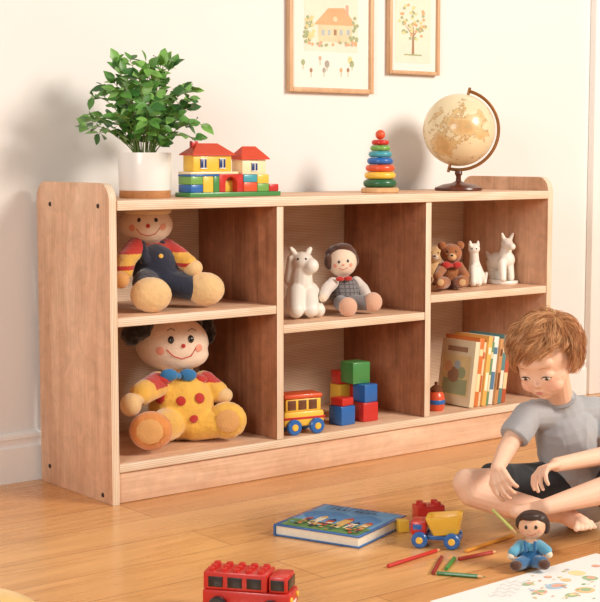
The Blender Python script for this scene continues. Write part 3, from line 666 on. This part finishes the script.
# dump truck
p=onz(447,548); t=thing('dump_truck','yellow toy dump truck with red cab and blue wheels beside the pencils','toy vehicle',(p.x,p.y+.03,0),YAW+math.radians(-12)); t.scale=(1.05,1.05,1.05)
MB(K['blue']).bx(-.056,.052,-.018,.018,.016,.026,.002).build('chassis',t)
mb=MB(K['red']); mb.bx(-.060,-.024,-.027,.027,.0265,.058,.006); cb=mb.build('cab',t)
MB(K['blue']).bx(-.0615,-.0603,-.019,.019,.040,.052,.0004).build('windscreen',cb)
MB(K['blue']).bx(-.054,-.034,-.0285,-.0272,.041,.052,.0004).build('window',cb)
tip=Matrix.Translation((.016,0,.052))@Matrix.Rotation(math.radians(-7),4,'Y')
def rr_(sx,sy,z,r=.008):
    o=[]
    for qx,qy,a0 in ((1,1,0),(-1,1,PI/2),(-1,-1,PI),(1,-1,3*PI/2)):
        for k in range(5): a=a0+PI/2*k/4; o.append((qx*(sx-r)+r*math.cos(a),qy*(sy-r)+r*math.sin(a),z))
    return o
bm=bmesh.new(); rings=[[bm.verts.new(q) for q in rr_(*a)] for a in ((.022,.017,-.024),(.029,.023,-.022),(.037,.029,.004),(.040,.031,.016),(.040,.031,.020),(.034,.025,.020),(.030,.021,.0),(.026,.018,-.008))]
bm.faces.new(rings[0]); bm.faces.new(rings[-1])
for a_,b_ in zip(rings,rings[1:]):
    for k in range(20): bm.faces.new((a_[k],a_[(k+1)%20],b_[(k+1)%20],b_[k]))
mb=MB(K['yellow']); mb._add(bm,tip); mb.build('tipper_bed',t)
for xx in (-.038,.034):
    for yy in (-.031,.031): wheel(t,xx,yy,.0185,.018,.014,K['blue'],K['yellow'])
# pencils
def pencil(a,b_,col,label,z=.0047,P1=None,P2=None,sc_=1):
    p=P1 or onz(a[0],a[1],z); q=P2 or onz(b_[0],b_[1],z); L=(q-p).length; d=(q-p).normalized()
    t=thing('colour_pencil',label,'pencil',p,0,'colour pencils scattered around the boy'); t.rotation_euler=d.to_track_quat('X','Z').to_euler(); t.scale=(1,sc_,sc_)
    M=Matrix(((0,0,1,0),(0,1,0,0),(-1,0,0,0),(0,0,0,1))); cm=mat('pencil_%d_%d_%d'%col,col,.35,.03,coat=.2)
    MB(cm).lathe([(0,0),(.0042,0),(.0045,.001),(.0045,L-.018),(0,L-.018)],8,M).build('barrel',t)
    MB(m_nat).lathe([(0,L-.0179),(.0044,L-.0179),(.0018,L-.006),(0,L-.006)],8,M).build('sharpened_tip',t)
    MB(cm).lathe([(0,L-.0059),(.0017,L-.0059),(0,L)],8,M).build('lead',t)
pencil((388,566),(441,549),(196,40,34),'red colour pencil lying farthest left, pointing at the dump truck')
pencil((433,573),(443,555),(150,30,30),'dark red pencil lying just below the dump truck wheels')
pencil((437,573),(486,577),(52,120,60),'green pencil lying nearest the drawing paper, below the others')
pencil((446,569),(456,556),(60,140,60),'short green pencil between dump truck and orange pencils')
pencil((459,559),(498,551),(176,52,36),'red-brown pencil lying level beside the small blue doll')
pencil((466,551),(517,534),(232,160,60),'orange-yellow pencil reaching towards the boy')
# drawing paper
T=onz(596,554,.0); L_=onz(430,602,.0); u=(T-L_); ang=math.atan2(u.y,u.x); Wd=u.length
t=thing('drawing_paper','white sheet with pale coloured child pictures on the floor before the boy','paper',(L_.x,L_.y,.0006),ang)
MB(mat('white_paper',(240,237,232),.8,.01)).bx(0,Wd,-.36,0,0,.0012,0).build('sheet',t)
b=MB(K['white']); zt=[.0014]
PA={k:mat('sketch_'+k,v,.8,.1) for k,v in dict(o=(238,200,150),g=(166,190,146),r=(232,172,148),b=(176,200,216),y=(240,220,164),n=(176,174,178)).items()}
def loc3(px,py):
    p=onz(px,py,.002)-V((L_.x,L_.y,0)); return V((p.x*math.cos(-ang)-p.y*math.sin(-ang),p.x*math.sin(-ang)+p.y*math.cos(-ang),0))
def d3(px,py,r,m,rx=1.0,n=12):
    zt[0]+=.00003; p=loc3(px,py); b.m(m); b.poly([(p.x+r*rx*math.cos(2*PI*k/n),p.y+r*math.sin(2*PI*k/n),zt[0]) for k in range(n)])
def ln3(pts,m,w=.0011):
    q=[loc3(*p) for p in pts]; b.m(m)
    for a,c_ in zip(q,q[1:]):
        zt[0]+=.000005; d=(c_-a); d.normalize(); n_=V((-d.y,d.x,0))*w; b.poly([(p.x,p.y,zt[0]) for p in (a-n_,c_-n_,c_+n_,a+n_)])
random.seed(9)
for px,py,r,k_,rx in ((577,573,.020,'y',1),(590,578,.018,'g',1),(556,586,.018,'b',1.6),(585,590,.020,'o',1.2),(540,592,.014,'r',1.3),(566,580,.012,'o',1),(528,584,.010,'g',1.6),(572,595,.012,'g',1.5),(548,577,.009,'r',1),(596,566,.010,'r',1)):
    d3(px,py,r,PA[k_],rx); d3(px+1,py-.5,r*.55,PA[random.choice('ogry')],rx)
for k in range(40): d3(random.uniform(525,598),random.uniform(569,600),random.uniform(.002,.005),PA[random.choice('ogrby')],random.uniform(.7,2.0),8)
for k in range(5): ln3([(488+3*j+k*4,596-k*3.4+1.2*math.sin(j*1.7+k)) for j in range(9)],PA['n'],.0006)
b.build('doodles',t)
# red truck on the floor
p=onz(250,611); t=thing('toy_truck','chunky red toy truck with studded top at the bottom edge of the photo','toy vehicle',(p.x,p.y,0),YAW-math.radians(14))
mb=MB(K['red']); mb.bx(-.09,.092,-.036,.036,.016,.050,.005); mb.build('body',t)
MB(K['red']).bx(-.088,.045,-.034,.034,.0502,.086,.003).build('cargo_box',t)
for i in range(5):
    for j in (-1,0,1): MB(K['red']).lathe([(0,.0861),(.0075,.0861),(.0075,.0915),(.0065,.0925),(0,.0925)],16,Matrix.Translation((-.074+i*.026,j*.021,0))).build('stud',t)
cb=MB(K['red']).bx(.047,.086,-.033,.033,.0502,.084,.006).build('cab',t)
for xx,wd_ in ((-.062,.030),(-.022,.030),(.018,.030)): MB(K['black']).bx(xx-wd_/2,xx+wd_/2,-.0358,-.0342,.056,.077,.0006).build('window',t)
MB(K['black']).bx(.052,.080,-.0346,-.0332,.056,.077,.0006).build('window',t)
MB(K['black']).bx(.0862,.0876,-.026,.026,.055,.076,.0005).build('windscreen',t)
for yy in (-.024,.024): MB(K['yellow']).lathe([(0,0),(.0065,0),(.005,.003),(0,.003)],14,Matrix.Translation((.0922,yy,.036))@Matrix.Rotation(PI/2,4,'Y')).build('headlight',t)
MB(K['white']).bx(.0922,.0935,-.014,.014,.024,.030,.0003).build('grille',t)
for xx in (-.055,.055):
    for yy in (-.043,.043): wheel(t,xx,yy,.0195,.0193,.013,K['black'],K['white'])
# yellow cushion
bq=onz(-34,655); f=Fig('floor_cushion','yellow soft cushion, only its corner showing at bottom left','cushion',bq)
f.part('cover',m_ydot,[('e',bq+V((0,0,.06)),(.15,.13,.06))],.008,4); f.rest(0)

# ================================================================= SMALL DOLL held by the boy
P=ond; DD=3.19
f=Fig('small_doll','small doll with dark hair and blue overalls in front of the boy','doll',onz(530,567))
hd=e(P,532,523,DD,13.5,12.5,12)
h=f.part('head',mat('doll_vinyl',(228,176,140),.5,.03,sss=.1),[hd,c(P,(531,532,DD,5),(531,540,DD,6))],.002,2)
face(f,hd,h,((526,524),(536,524)),1.7,(530.5,527.5,1.0),[(526.5,530.5),(531,532.5),(536,530)],((522.5,528.5,2),(539.5,528,2)),m_pink,.0007)
f.part('hair',mat('dark_doll_hair',(56,34,26),.5,.1),[e(P,533,515,DD+.01,15,8.5,13),e(P,546,522,DD+.015,4,9),e(P,519.5,519,DD+.012,4,7),e(P,530,512.5,DD-.01,11,4.5,8)],.002,2,h)
m_bl=mat('blue_outfit',(34,98,146),**F_); m_bl2=mat('light_blue_sleeve',(96,164,192),**F_)
ovl=f.part('overalls',m_bl,[e(P,530,551,DD,13.5,12.5,9.5),c(P,(526,558,DD-.01,7),(518,561,DD-.04,6.5)),c(P,(535,558,DD-.01,7),(542,559,DD-.04,6.5)),c(P,(525,539,DD-.018,1.8),(526,547,DD-.026,2)),c(P,(535,539,DD-.018,1.8),(535,547,DD-.026,2))],.0020,2)
f.part('shirt',m_bl2,[e(P,530,544,DD,12,8,8.5),c(P,(521,542,DD,6),(513,549,DD-.02,5.2)),c(P,(539,542,DD,6),(547,547,DD-.02,5.2))],.0022,2)
f.part('hand',m_skin,[e(P,511,553,DD-.025,3.8,3.8)],.002,1); f.part('hand',m_skin,[e(P,549,551,DD-.025,3.8,3.8)],.002,1)
f.part('shoe',m_brh,[e(P,516,562,DD-.05,6.5,5.5,6)],.002,1); f.part('shoe',m_brh,[e(P,544,561,DD-.05,6.5,5.5,6)],.002,1)
f.rest(.0005)

# ================================================================= BOY
m_lip=mat('lip',(212,136,120),.45)
m_tee=mat('heather_grey_cotton',(168,168,171),.9,.06,320,sheen=.2); m_short=mat('dark_shorts',(40,42,46),.9,.1,100,sheen=.2); m_lash=mat('lash',(62,40,28),.7)
f=Fig('person','young child in a grey t-shirt sitting cross-legged, head bowed over toys','person',onz(572,528))
head_c=ond(545,380,3.39)
fw=(-.46*Rt-.78*Fh-.42*Z).normalized(); up=(Z-fw*fw.z); up=(up+Rt*(-.10)).normalized(); up=(up-fw*up.dot(fw)).normalized(); sd=fw.cross(up)
HM=Matrix((sd,fw,up)).transposed()
hp=lambda a,b_,c_: head_c+HM@V((a,b_,c_))
he=lambda a,b_,c_,r: ('e',hp(a,b_,c_),r,HM)
hc=lambda a,r1,b_,r2: ('c',hp(*a),r1,hp(*b_),r2)
bl_=[(tuple(hp(s_*.034,.060,-.028)-f.b),.030,(234,150,126),.30) for s_ in (-1,1)]+[(tuple(hp(0,.086,-.022)-f.b),.015,(234,150,126),.25)]
sk_=mat('child_skin',(236,192,164),.6,.02,40,sss=.08,blush=bl_)
body=[he(0,-.012,.022,(.070,.086,.074)),he(0,.018,-.016,(.059,.056,.054)),he(0,.028,-.044,(.043,.038,.030)),he(0,.044,-.062,(.018,.016,.014)),
 he(.028,.043,-.034,(.024,.022,.022)),he(-.028,.043,-.034,(.024,.022,.022)),
 hc((0,.065,-.004),.005,(0,.077,-.020),.0062),he(.0050,.073,-.022,(.0048,.006,.0042)),he(-.0050,.073,-.022,(.0048,.006,.0042)),
 he(.026,.0540,-.001,(.0160,.0172,.0130)),he(-.026,.0540,-.001,(.0160,.0172,.0130)),he(0,.062,-.045,(.016,.010,.010)),he(0,.054,.030,(.046,.022,.024)),
 he(.069,-.008,-.012,(.007,.015,.022)),he(-.069,-.008,-.012,(.007,.015,.022))]
nb=ond(560,420,3.48); body+=[('c',hp(0,-.03,-.04),.034,nb,.032)]
S1=ond(527,434,3.46); S2=ond(603,430,3.52); E1=ond(506,469,3.40); W1=ond(497,488,3.31); E2=ond(611,473,3.46); W2=ond(556,484,3.33)
hip=ond(578,505,3.57); ch=ond(567,450,3.51); SC=ond(564,432,3.50)
body+=[('c',hip,.058,ch,.058),('c',ch,.050,nb,.030),('c',S1,.027,E1,.022),('c',E1,.0225,W1,.0160),('c',S2,.027,E2,.024),('c',E2,.024,W2,.0165),('c',S1,.024,SC,.030),('c',S2,.024,SC,.030)]
H1=ond(556,506,3.54); K1=ond(467,502,3.40); K1s=ond(472,512,3.395); A1=ond(564,534,3.38); H2=ond(600,506,3.57); K2=ond(636,500,3.40); A2=ond(546,526,3.29)
m1=K1s.lerp(A1,.38)+Z*(-.004)
body+=[('c',H1,.053,K1,.035),('c',K1,.035,K1s,.033),('c',K1s,.033,m1,.035),('c',m1,.035,A1,.020),('c',H2,.053,K2,.040),('c',K2,.040,K2.lerp(A2,.4),.032),('c',K2.lerp(A2,.4),.032,A2,.019)]
a1=ond(574,539,3.35); b1=ond(583,543,3.29); body+=[('c',A1,.020,a1,.022),('c',a1,.021,b1,.017)]
for k in range(5): 
    tp=b1+Rt*(-.020+.0112*k)+Fh*(-.022+.003*k)+Z*(-.006); body.append(('c',b1+Rt*(-.012+.007*k),.009,tp,.0074-.0007*k))
a2=ond(533,530,3.31); b2=ond(516,531,3.31); body+=[('c',A2,.019,a2,.020),('c',a2,.019,b2,.016)]
def hand(w,d,n,thumb,curl=.6,sc_=1.0,bends=(0,0,0,0)):
    d=d.normalized(); n=(n-d*n.dot(d)).normalized(); s_=d.cross(n)*thumb; out=[]
    for i in range(4):
        k=(1.5-i)*.0130*sc_
        a=w+s_*k*.45; b_=w+d*.038*sc_+s_*k; out.append(('c',a,.0105*sc_,b_,.0080*sc_))
        p=b_; L0=(.026,.029,.027,.021)[i]*sc_; fan=(1.5-i)*.16; ang_=.15+bends[i]
        for sg in range(3):
            ang_+=curl*(.45,.75,.5)[sg]; dd=(d*math.cos(fan)+s_*math.sin(fan)); dirv=dd*math.cos(ang_)+n*math.sin(ang_)
            q=p+dirv*L0*(1,.7,.55)[sg]; out.append(('c',p,(.0068,.0061,.0055)[sg]*sc_,q,(.0062,.0056,.0048)[sg]*sc_)); p=q
        if i==0: tips.append(p)
    p=w+d*.010*sc_+s_*.012*sc_; q=p+(d*.65+s_*.75+n*.35).normalized()*.026*sc_; r=q+(d*.8+s_*.15+n*.6).normalized()*.020*sc_; r2=r+(d*.8-s_*.1+n*.6).normalized()*.014*sc_
    out+=[('c',p,.0100*sc_,q,.0078*sc_),('c',q,.0074*sc_,r,.0064*sc_),('c',r,.0063*sc_,r2,.0052*sc_)]; tips.append(r2)
    return out
tips=[]
body+=hand(W1,(-Fh*.50-Z*.50+Rt*.14),(Rt*.55+Fh*.2-Z*.75),-1,.95,.90,(-.1,0,.1,.2))
body+=hand(W2,(-Rt*.85-Fh*.40-Z*.15),(-Z*.85-Fh*.35-Rt*.1),-1,.85,.92,(0,.05,.1,.2))
bo=f.part('body',sk_,body,.0020,3)
tree=BVHTree.FromPolygons([v.co+f.b for v in bo.data.vertices],[tuple(p.vertices) for p in bo.data.polygons])
def fp(a,c_,lift=.0):
    o_=hp(a,.3,c_); h_=tree.ray_cast(o_,-fw); return (h_[0]+fw*lift) if h_[0] else hp(a,.08,c_)
m_ew=mat('eye_white',(236,224,214),.2,.01,coat=.5); m_ir=mat('iris_brown',(60,40,28),.15,.1,coat=.8)
for s_ in (-1,1):
    ew=f.mesh('eye',MB(m_ew).ell(fp(s_*.026,-.0050,-.0010),(.0105,.0026,.0052),rot=HM,sub=3),bo)
    f.mesh('iris',MB(m_ir).ell(fp(s_*.026-.001,-.0060,.0006),(.0056,.0018,.0046),rot=HM,sub=3),ew)
    mb=MB(m_lash); mb.tube([fp(s_*.026+x_*.001,-.0055+.0050*(1-(x_/12)**2),.0008) for x_ in range(-12,13,2)],[.0007+.0010*(1-abs(x_)/12) for x_ in range(-12,13,2)],6); f.mesh('eyelashes',mb,bo)
    mb=MB(mat('brow',(196,146,108),.8)); mb.tube([fp(s_*(.014+.026*k/6),.0185+.0045*math.sin(PI*(k+.8)/7)) for k in range(7)],[.0005,.0010,.0012,.0012,.0010,.0008,.0004],6); f.mesh('eyebrow',mb,bo)
mb=MB(m_lip)
mb.tube([fp(.0105*k/5,-.0430+.0009*math.cos(PI*k/5*1.0)-.0006*abs(k)/5) for k in range(-5,6)],[.0006+.0015*(1-abs(k)/5) for k in range(-5,6)],8)
mb.tube([fp(.0080*k/5,-.0464) for k in range(-5,6)],[.0006+.0019*(1-(abs(k)/5)**1.5) for k in range(-5,6)],8)
f.mesh('lips',mb,bo)
# hair: many fine wavy strands gathered in tousled locks
random.seed(21)
m_hair=mat('ginger_hair',(204,144,94),.6,.12,60); m_h2=mat('ginger_hair_light',(226,174,124),.6,.1,60); m_h3=mat('ginger_hair_deep',(176,114,68),.6,.12,60)
c0=V((0,-.016,.024)); rr=V((.075,.089,.076))
def ishair(d): 
    if d.y>.25 and d.z<.46: return False
    if d.y>-.05 and d.z<-.05: return False
    if d.z<-.62: return False
    return True
cm_=MB(m_h3); t=bmesh.new(); bmesh.ops.create_icosphere(t,subdivisions=5,radius=1)
bmesh.ops.delete(t,geom=[v_ for v_ in t.verts if not ishair(v_.co)],context='VERTS')
for v_ in t.verts: v_.co=hp(*(c0+V((v_.co.x*rr.x,v_.co.y*rr.y,v_.co.z*rr.z))))
cm_._add(t,None,False)
vv=[];ff=[];mi=[]
prf=(1,1,1,.97,.92,.85,.72,.5,.2)
def strand(pts,r,m):
    base=len(vv); upv=None
    for i,p in enumerate(pts):
        d=(pts[min(i+1,8)]-pts[max(i-1,0)]).normalized()
        if upv is None: upv=d.orthogonal()
        upv=(upv-d*upv.dot(d)).normalized(); w_=d.cross(upv); rad=r*prf[i]; q=p-f.b
        vv.append(q+upv*rad); vv.append(q-upv*.5*rad+w_*.866*rad); vv.append(q-upv*.5*rad-w_*.866*rad)
    for i in range(8):
        for k in range(3): ff.append((base+i*3+k,base+i*3+(k+1)%3,base+(i+1)*3+(k+1)%3,base+(i+1)*3+k)); mi.append(m)
crown=V((-.30,-.35,.88)).normalized(); n_=0
while n_<420:
    d=V((random.gauss(0,1),random.gauss(0,1),random.gauss(0,1))).normalized()
    if not ishair(d): continue
    n_+=1; tg=d-crown; tg=(tg-d*tg.dot(d))
    if tg.length<.05: tg=d.orthogonal()
    tg.normalize(); front=d.y>.2
    if front: tg=(tg+V((.9,0,0))).normalized(); tg=(tg-d*tg.dot(d)).normalized()
    sx=d.cross(tg); tg=(tg+sx*random.uniform(-.45,.45)).normalized(); sx=d.cross(tg)
    ln=random.uniform(.55,1.0)
    if front and d.z<.8: ln=random.uniform(.30,.72)
    if d.z<-.2: ln*=.55
    ph=random.random()*6.28; tw=random.uniform(2.2,4.6)*random.choice((-1,1)); amp=random.uniform(.035,.085); lift=random.uniform(.03,.17)
    mc=random.choice((0,0,1,1,2))
    for s_ in range(34):
        ox,oy=random.gauss(0,.085),random.gauss(0,.05); pts=[]; dp=random.gauss(0,.3); dl=random.uniform(.75,1.15)
        for k in range(9):
            u_=k/8; q=(d+tg*ln*u_*dl+sx*ox*(1-.35*u_)).normalized(); off_=(sx*math.cos(ph+dp+tw*u_)+q*math.sin(ph+dp+tw*u_))*amp*(.25+.75*u_)
            q=q*(1.01+max(0,oy)*(1-.4*u_)+lift*math.sin(PI*u_*.75))+off_
            if q.length<1.0: q=q.normalized()
            pts.append(hp(*(c0+V((q.x*rr.x,q.y*rr.y,q.z*rr.z)))))
        strand(pts,random.uniform(.0005,.0008),mc if random.random()<.5 else random.randint(0,2))
me=bpy.data.meshes.new('hair'); me.from_pydata([tuple(v_) for v_ in vv],[],ff)
for m_q in (m_hair,m_h2,m_h3): me.materials.append(m_q)
me.polygons.foreach_set('material_index',mi); me.polygons.foreach_set('use_smooth',[True]*len(ff)); me.update()
ho=bpy.data.objects.new('hair',me); C.objects.link(ho); ho.parent=f.root; f.objs.append(ho); f.mesh('scalp_hair',cm_,ho)
# clothes
def fold(co,n_):
    a=noise.noise(V((co.x*12+3,co.y*12,co.z*14))); r1=1-abs(noise.noise(V((co.x*16,co.y*16,co.z*8+a))))*2.4
    return .0035*a+.0034*max(0,r1)**2-.0006
tee=f.part('t_shirt',m_tee,[('c',ond(581,508,3.57),.086,ond(573,474,3.55),.084),('c',ond(573,474,3.55),.084,ch,.080),('c',ch,.072,SC,.056),('c',SC,.054,nb-(hp(0,-.03,-.04)-nb).normalized()*.004,.040),('c',S1,.036,SC,.046),('c',S2,.036,SC,.046),('k',S1,.036,S1.lerp(E1,.66),.037),('k',S2,.036,S2.lerp(E2,.66),.037)],.003,4,disp=fold)
nn=(hp(0,-.03,-.04)-nb).normalized(); s1=nn.orthogonal().normalized(); s2=nn.cross(s1); nc=nb+nn*.008
mb=MB(mat('neck_rib',(152,152,156),.9)); mb.tube([nc+(s1*math.cos(2*PI*k/28)+s2*math.sin(2*PI*k/28))*.0345-nn*.004*math.cos(2*PI*k/28) for k in range(28)],.0048,8,closed=True); f.mesh('neckline',mb,tee)
f.part('shorts',m_short,[('k',H1,.064,H1.lerp(K1,.78),.050),('k',H2,.066,H2.lerp(K2,.85),.052),('e',H1,(.064,.064,.064)),('e',H2,(.066,.066,.066)),('e',ond(578,510,3.58),(.105,.08,.07))],.0035,4,disp=fold)
zmin=min(v_.co.z for o_ in f.objs for v_ in o_.data.vertices)+f.b.z
print('BOY zmin',zmin)
if zmin<0: f.root.location.z+=-zmin
gp_=(tips[0]+tips[1])/2; pdir=(ond(520,537,3.225)-gp_).normalized()
pencil(None,None,(190,200,110),'pale green pencil held by the boy above the small doll',P1=gp_-pdir*.035,P2=gp_+pdir*.075,sc_=.75)

# ================================================================= CAMERA, LIGHT
cd=bpy.data.cameras.new('camera'); co=bpy.data.objects.new('camera',cd); C.objects.link(co)
cd.sensor_fit='HORIZONTAL'; cd.sensor_width=36; cd.lens=36*FPX/600
M=Matrix((Rt,CU,-CF)).transposed().to_4x4(); M.translation=CAM; co.matrix_world=M; sc.camera=co
def area(n,loc,tgt,size,en,col):
    l=bpy.data.lights.new(n,'AREA'); l.shape='DISK'; l.size=size; l.energy=en; l.color=col
    o=bpy.data.objects.new(n,l); C.objects.link(o); o.location=loc; o.rotation_euler=(V(tgt)-V(loc)).to_track_quat('-Z','Y').to_euler()
area('window_key',(2.4,-3.9,2.9),(.8,.2,.4),1.6,228,(1,.91,.80))
area('soft_fill',(-3.4,-2.4,1.9),(.4,.2,.4),1.6,78,(1,.97,.93))
w=bpy.data.worlds.new('world'); sc.world=w; w.use_nodes=True
w.node_tree.nodes['Background'].inputs[0].default_value=(1,.98,.95,1); w.node_tree.nodes['Background'].inputs[1].default_value=.27
sc.view_settings.view_transform='Standard'
